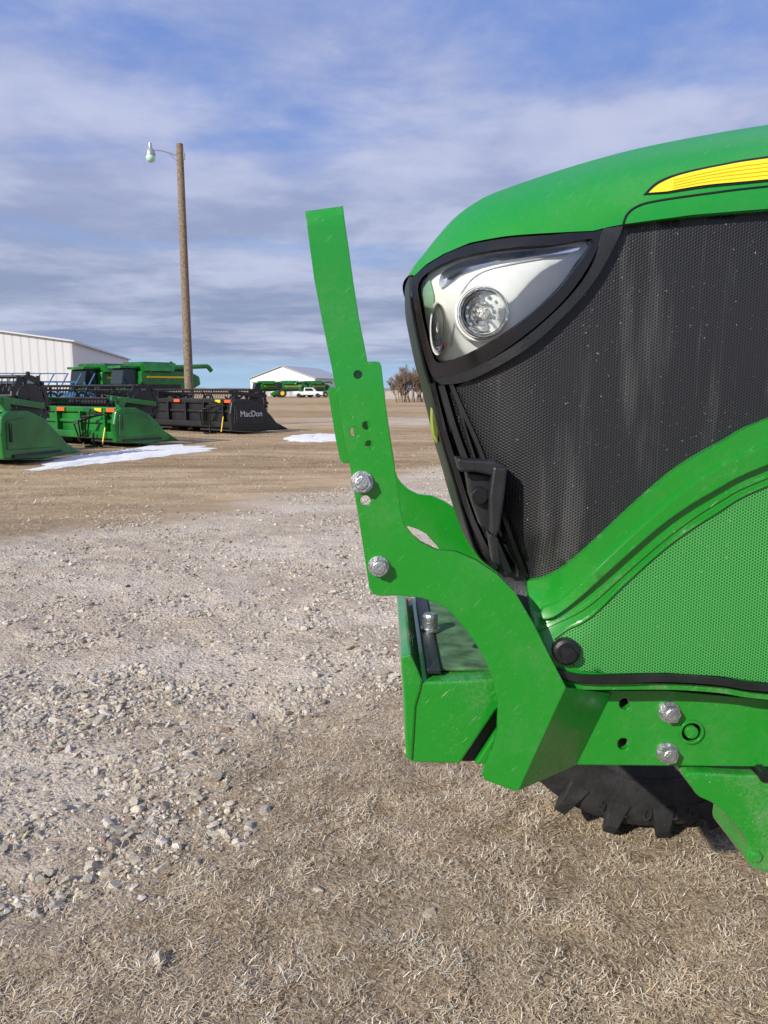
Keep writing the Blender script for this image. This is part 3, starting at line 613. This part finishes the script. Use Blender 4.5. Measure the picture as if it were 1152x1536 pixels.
snow([(428,658),(445,653),(480,651),(510,653),(512,660),(480,663),(440,662)])

# ---------------- utility pole
PY=32.0; a=S(284,590,PY); tp=S(273,216,PY)
UP=empty("utility_pole",(a.x,PY,0)); mb=MB(); mb.cyl((0,0,0),(0,0,tp.z),.19,20,.135); mb.obj("pole_shaft",WOOD,UP,smooth=40)
mb=MB(); L_=1.05; z1=tp.z-.28
prev=None
for i in range(9):
    f_=i/8; q_=Vector((-.1-L_*f_,0,z1-.15+.22*math.sin(f_*math.pi*.55)))
    if prev: mb.cyl(prev,q_,.028,8)
    prev=q_
mb.cyl((.16,0,z1-.3),(.16,0,z1-.05),.04,8); mb.cyl((-.13,0,z1-.35),(-.5,0,z1+.0),.018,6); mb.obj("lamp_arm",GALV,UP,smooth=40)
mb=MB(); lx=-.1-L_; lz=prev.z
mb.lathe((lx,0,lz),[(0,.26),(.06,.25),(.07,.08),(.13,.0),(.18,-.12),(.19,-.2),(.175,-.2),(.0,-.15)],20,'z'); mb.obj("lamp_head",GALV,UP,smooth=40)
mb=MB(); mb.lathe((lx,0,lz-.2),[(.165,0),(.185,-.08),(.16,-.20),(.08,-.26),(0,-.27)],20,'z'); mb.obj("lamp_globe",GLOBE,UP,smooth=60)
# ---------------- buildings
def building(name,loc,rz,wd,ln,eave,ridge,wall,roof,doors=()):
    B=empty(name,loc,rz); mb=MB(); mb.prism([(0,0,0),(wd,0,0),(wd,0,eave),(wd/2,0,ridge),(0,0,eave)],(0,ln,0)); mb.obj("walls",wall,B)
    mb=MB(); e=.3
    for s_,x0,x1 in((0,-e,wd/2),(1,wd+e,wd/2)):
        sl=(ridge-eave)/(wd/2); z0=eave-sl*e+.05
        mb.prism([(x0,-e,z0),(x1,-e,ridge+.05),(x1,-e,ridge+.22),(x0,-e,z0+.17)],(0,ln+2*e,0))
    mb.obj("roof",roof,B)
    mb=MB(); mb.box((wd/2,-.03,.5),(wd-.2,.05,1.0)); mb.obj("wainscot",ROOFG,B)
    mb=MB(); mb.box((wd+.02,-.02,eave/2),(.12,.12,eave)); mb.box((wd+.36,ln/2,eave-.05),(.14,ln+.5,.14)); mb.obj("corner_trim_and_gutter",GALV,B)
    for i,(x,w_,h,kk) in enumerate(doors):
        mb=MB(); mb.box((x,-.08,h/2),(w_,.12,h)); mb.obj("door_%d"%i,kk,B)
    return B
rzb=math.radians(11.7)
cor=Vector((-36.5,92,0)); wdB=40; d=Vector((math.cos(rzb),math.sin(rzb),0))
building("white_metal_building",cor-d*wdB,rzb,wdB,56,7.0,9.6,CORR,WHT,[(28,5,4.5,ROOFG),(16,5,4.5,ROOFG)])
p=S(403,583,172); building("farm_shed",(p.x-4,172,0),math.radians(-14),15,24,3.8,6.4,WHT,ROOFG,[(7.5,4,3.2,ROOFG)])
cb=empty("concrete_barrier",(3.2,120,0)); mb=MB()
for i in range(3): mb.box((-2.0+i*2.1,0,.6),(1.95,.9,1.2))
mb.obj("blocks",CONC,cb,bevel=.05)
# ---------------- headers
def header(name,loc,rz,L,body,height=1.25,toe=1.9,text=None,rc_=(-.95,1.35),rr=.55,style=0):
    Hh=empty(name,loc,rz)
    mb=MB(); mb.box((L/2,-.08,height*.58),(L-.36,.16,height*.55)); mb.box((L/2,-.06,height*.93),(L-.36,.26,.16)); mb.box((L/2,.04,.34),(L-.36,.30,.20)); mb.box((L/2,.03,height*.64),(L-.36,.10,.10)); mb.obj("back_frame",body,Hh,bevel=.03)
    mb=MB()
    for i in range(int(L/1.1)): mb.box((.6+i*1.1,.09,height*.58),(.09,.14,height*.62))
    mb.obj("frame_ribs",body,Hh,bevel=.01)
    mb=MB(); mb.prism([(0.2,-.2,.30),(0.2,-1.3,.12),(0.2,-1.3,.05),(0.2,-.2,.18)],(L-.4,0,0)); mb.obj("deck",MBLK,Hh)
    mb=MB(); pr=[(0,.25,.15),(0,.28,height*.60),(0,.20,height*.9),(0,0,height),(0,-toe*.30,height*.99),(0,-toe*.55,height*.84),(0,-toe*.8,height*.52),(0,-toe,.24),(0,-toe*.97,.12),(0,-toe*.5,.06)]
    mb.prism(pr,(.16,0,0)); mb.prism([(L-.16+q_[0],q_[1],q_[2]) for q_ in pr],(.16,0,0))
    mb.prism([(.02,-toe*.8,.5),(.08,-toe*1.3,.08),(.12,-toe*.8,.08)],(.1,0,0)); mb.obj("end_dividers",body,Hh,bevel=.04)
    mb=MB(); mb.prism([(-.03,.15,height*.30),(-.03,-toe*.72,height*.26),(-.03,-toe*.60,height*.66),(-.03,-toe*.25,height*.86),(-.03,.1,height*.82)],(.04,0,0)); mb.obj("divider_shield",body,Hh,bevel=.02)
    mb=MB(); mb.box((-.03,-toe*.40,.20),(.03,toe*.8,.06)); mb.cyl((-.05,.05,.5),(-.05,.05,.9),.03,8); mb.obj("divider_trim",MBLK,Hh)
    mb=MB()
    for xx in (L*.12,L*.5,L*.88): mb.cyl((xx,.3,0),(xx,.3,.4),.03,8); mb.box((xx,.3,.03),(.25,.4,.06))
    for xx in (L*.3,L*.7): mb.cyl((xx,-.4,.2),(xx+.14,-.4,.2),.2,16)
    mb.box((L*.5,-1.0,.06),(.5,.4,.12)); mb.obj("stands",MBLK,Hh)
    mb=MB(); mb.cyl((.25,*rc_),(L-.25,*rc_),.11,12)
    nb_=6
    for xx in [.3]+[1.5+i*1.6 for i in range(int((L-2)/1.6))]+[L-.3]:
        for k in range(nb_):
            a=k*2*math.pi/nb_+xx; mb.cyl((xx,*rc_),(xx,rc_[0]+rr*math.cos(a),rc_[1]+rr*math.sin(a)),.035,5)
        mb.lathe((xx,*rc_),[(rr*.62,-.015),(rr*.50,-.015),(rr*.50,.015),(rr*.62,.015),(rr*.62,-.015)],20,'x')
    for xx in (.3,L-.3):
        mb.lathe((xx,*rc_),[(rr*1.04,-.02),(rr*.82,-.02),(rr*.82,.02),(rr*1.04,.02),(rr*1.04,-.02)],28,'x'); mb.cyl((xx-.03,*rc_),(xx+.03,*rc_),rr*.72,20)
        for k in range(12):
            a=k*math.pi/6; mb.box((xx,rc_[0]+rr*1.08*math.cos(a),rc_[1]+rr*1.08*math.sin(a)),(.04,.09,.09))
    for k in range(nb_):
        a=k*2*math.pi/nb_+.25; yy=rc_[0]+rr*math.cos(a); z_=rc_[1]+rr*math.sin(a); mb.cyl((.25,yy,z_),(L-.25,yy,z_),.045,6)
        for i in range(int((L-.6)/.15)): mb.box((.3+i*.15,yy-.04,z_-.10),(.012,.02,.17),Matrix.Rotation(.4,3,'X'))
    mb.obj("reel",MBLK,Hh)
    mb=MB()
    for xx in (.2,L*.5,L-.2): mb.box((xx,-.55,height+.16),(.11,1.5,.14),Matrix.Rotation(.12,3,'X')); mb.box((xx,-.1,height+.1),(.16,.2,.35))
    mb.obj("reel_arms",MBLK if style else body,Hh,bevel=.02)
    mb=MB()
    for i in range(5): mb.cyl((.5+.1*i,.12,height*.8),(.9+.12*i,.35+.05*i,height*.95-.1*i),.022,6); mb.cyl((.9+.12*i,.35+.05*i,height*.95-.1*i),(1.3+.1*i,.22,height*.25),.022,6)
    mb.obj("hoses",MBLK,Hh)
    mb=MB()
    for xx in (.35,L*.35,L*.6): mb.box((xx,.10,height*.93),(.35,.03,.10))
    mb.obj("markers",ORG,Hh)
    mb=MB(); mb.box((.9,.10,height*.93),(.3,.03,.10)); mb.cyl((.5,.2,height*.5),(.45,.35,.1),.02,6); mb.obj("reflectors",YEL,Hh)
    if text:
        cu=bpy.data.curves.new("lettering",'FONT'); cu.body=text; cu.size=.30; cu.extrude=.004; ob=bpy.data.objects.new("lettering",cu); sc.collection.objects.link(ob); cu.materials.append(WHT)
        ob.parent=Hh; ob.location=(-.04,-.12,.62); ob.rotation_euler=(math.radians(90),0,math.radians(-90))
    return Hh
g1=GR(356,652); header("draper_header",(g1.x,g1.y,0),math.radians(140),9.6,MBLK,1.25,2.0,text="MacDon",rc_=(-1.15,1.08),rr=.5,style=1)
g2=GR(186,672); header("grain_header",(g2.x,g2.y,0),math.radians(146),7.5,GRFAR,1.10,1.6,rc_=(-.95,1.2),rr=.5)
g3=GR(20,699); header("grain_header",(g3.x,g3.y,0),math.radians(165),7.5,GRFAR,1.15,1.9,rc_=(-1.0,1.3),rr=.58)
g4=GR(52,672); DH=empty("header_reel",(g4.x,19.0,0),math.radians(152)); mb=MB()
for xx in (0,.35):
    mb.lathe((xx,0,1.12),[(.62,-.03),(.40,-.03),(.40,.03),(.62,.03),(.62,-.03)],28,'x'); mb.cyl((xx-.02,0,1.12),(xx+.02,0,1.12),.44,20)
    for k in range(14):
        a=k*math.pi/7; mb.box((xx,.68*math.cos(a),1.12+.68*math.sin(a)),(.05,.14,.06),Matrix.Rotation(a,3,'X'))
for k in range(6):
    a=k*math.pi/3; mb.cyl((0,.55*math.cos(a),1.12+.55*math.sin(a)),(5,.55*math.cos(a),1.12+.55*math.sin(a)),.04,6)
mb.cyl((0,0,1.12),(5,0,1.12),.1,10); mb.box((2.5,.3,.6),(5,.3,.9)); mb.box((.2,.1,.35),(.5,1.0,.7)); mb.obj("reel_and_frame",MBLK,DH)
# ---------------- combines
def combine(loc,rz,sc_=1.0,AL=4.3):
    C=empty("combine_harvester",loc,rz); C.scale=(sc_,)*3
    mb=MB()
    mb.prism([(-1.5,-1.5,1.3),(-1.5,3.4,1.5),(-1.5,4.4,2.0),(-1.5,4.3,2.7),(-1.5,3.4,3.1),(-1.5,-1.5,3.1)],(3.0,0,0))
    mb.box((0,-2.9,1.1),(1.1,2.4,.7),Matrix.Rotation(.45,3,'X')); mb.obj("body",GRFAR,C,bevel=.1)
    mb=MB(); mb.prism([(-1.7,-1.4,3.8),(-1.7,1.8,3.8),(-1.4,1.4,3.1),(-1.4,-1.2,3.1)],(3.4,0,0)); mb.obj("grain_tank",GRFAR,C,bevel=.04)
    mb=MB(); mb.box((0,.2,3.83),(3.2,2.9,.06)); mb.box((1.51,.5,1.75),(.04,3.6,.5)); mb.box((1.52,3.2,2.3),(.04,.7,.9)); mb.obj("tank_cover_and_vents",MBLK,C)
    mb=MB(); mb.prism([(-.95,-3.0,2.0),(-.95,-1.5,1.8),(-.95,-1.5,3.3),(-.95,-2.75,3.3)],(1.9,0,0)); mb.obj("cab",DGLASS,C,bevel=.08)
    mb=MB(); mb.box((0,-2.2,3.42),(2.1,1.8,.2)); mb.cyl((1.45,-.6,3.35),(1.75,AL,3.62),.2,12); mb.cyl((1.75,AL,3.62),(1.75,AL+.4,3.2),.2,12); mb.cyl((1.2,-.6,2.2),(1.45,-.6,3.4),.25,12); mb.obj("auger_and_roof",GRFAR,C,bevel=.03)
    mb=MB(); mb2=MB()
    for x_,y_,r_,w_ in((1.55,-1.6,1.0,.7),(-1.55,-1.6,1.0,.7),(1.35,2.9,.68,.45),(-1.35,2.9,.68,.45)):
        mb.lathe((x_,y_,r_),[(r_*.5,-w_/2),(r_*.9,-w_/2),(r_,-w_*.35),(r_,w_*.35),(r_*.9,w_/2),(r_*.5,w_/2)],28,'x'); mb2.cyl((x_-w_*.42,y_,r_),(x_+w_*.42,y_,r_),r_*.52,20)
    mb.obj("tyres",RUB,C,smooth=40); mb2.obj("rims",YEL,C)
    mb=MB(); mb.box((1.53,1.0,2.62),(.03,3.9,.14)); mb.obj("stripe",YEL,C); mb=MB(); mb.cyl((.3,2.2,3),(.3,2.2,4.0),.1,10); mb.box((-.3,2.7,3.2),(1.8,1.2,.4)); mb.cyl((1.3,-1.9,1.3),(1.6,-2.6,3.0),.04,6); mb.box((1.4,-1.9,2.0),(.6,1.2,.05)); mb.obj("exhaust_and_ladder",MBLK,C)
p=S(156,583,70); combine((p.x,70,0),math.radians(-28),.98)
p=S(222,583,66); combine((p.x,66,0),math.radians(-42),.98,5.0)
for px_,dd,rr in((398,150,-60),(432,146,-75),(468,150,-50)):
    p=S(px_,583,dd); combine((p.x,dd,0),math.radians(rr),.8)
IM=empty("blue_seeder",(-27,56,0),.15); mb=MB()
mb.box((0,0,1.2),(11,.25,.3)); mb.box((0,1.6,1.2),(11,.25,.3)); mb.box((0,.8,2.1),(9,.12,.12)); mb.box((0,.8,2.7),(8,.08,.08))
for i in range(12): mb.box((-5.2+i*.95,.8,1.2),(.14,1.8,.18)); mb.cyl((-5.2+i*.95,-.3,1.2),(-5.2+i*.95,-.6,.3),.06,6); mb.box((-5.2+i*.95,0,1.6),(.1,.1,1.0)); mb.cyl((-5.2+i*.95,0,1.3),(-4.6+i*.95,.8,2.7),.05,5)
mb.obj("toolbar",BLUEP,IM); mb=MB()
for i in range(6): mb.lathe((-5+i*2,.6,.45),[(.1,-.12),(.42,-.12),(.45,0),(.42,.12),(.1,.12)],20,'x')
mb.obj("gauge_wheels",RUB,IM)
p=S(468,583,150); PK=empty("pickup_truck",(p.x,142,0),0); mb=MB()
mb.prism([(-2.7,0,.5),(2.7,0,.5),(2.7,0,1.05),(1.5,0,1.15),(.9,0,1.8),(-.7,0,1.8),(-.8,0,1.1),(-2.7,0,1.1)],(0,1.8,0)); mb.obj("body",WHT,PK,bevel=.06)
mb=MB()
for x_ in(-1.7,1.75):
    for y_ in (.1,1.7): mb.cyl((x_,y_-.12,.4),(x_,y_+.12,.4),.4,20)
mb.obj("wheels",RUB,PK); mb=MB(); mb.prism([(-.55,-.01,1.2),(1.05,-.01,1.2),(.78,-.01,1.68),(-.5,-.01,1.68)],(0,1.82,0)); mb.obj("windows",DGLASS,PK)
# ---------------- bare trees
def bare_trees(name,loc,n,hgt_,spread,seed):
    r_=random.Random(seed); T=empty(name,loc); mb=MB()
    def br(p,d,L,rad,dep):
        q_=p+d*L; mb.cyl(p,q_,max(rad,.018),4 if dep<2 else 3,max(rad*.65,.014))
        if dep>=5: return
        for _ in range(3):
            nd=(d+Vector((r_.uniform(-1,1),r_.uniform(-1,1),r_.uniform(-.3,.8)))*.62).normalized(); br(p+d*L*r_.uniform(.45,1),nd,L*r_.uniform(.6,.85),rad*.6,dep+1)
    for i in range(n):
        x_=r_.uniform(-spread,spread); br(Vector((x_,r_.uniform(-1.5,1.5),0)),Vector((r_.uniform(-.3,.3),r_.uniform(-.2,.2),1)).normalized(),hgt_*(.31-.11*(abs(x_)/spread)**2)*r_.uniform(.75,1.05),.09,0)
    mb.obj("trunks_and_branches",BARK,T)
p=S(618,583,95); bare_trees("bare_tree_thicket",(p.x,95,0),20,5.1,2.3,3)
p=S(640,583,96); bare_trees("bare_tree_thicket",(p.x+1.0,98,0),14,5.2,2.6,8)
mb=MB(); rr=random.Random(2); top=[]
for i in range(161): top.append((-700+i*8.75,900,1.2+1.8*rr.random()+1.5*max(0,math.sin(i*.21))))
vs=[(x_,y_,0) for x_,y_,z_ in top]+top; mb.add(vs,[(i,i+1,161+i+1,161+i) for i in range(160)]); mb.obj("distant_treeline",mat("distant_trees",(.19,.19,.20),.95),None)
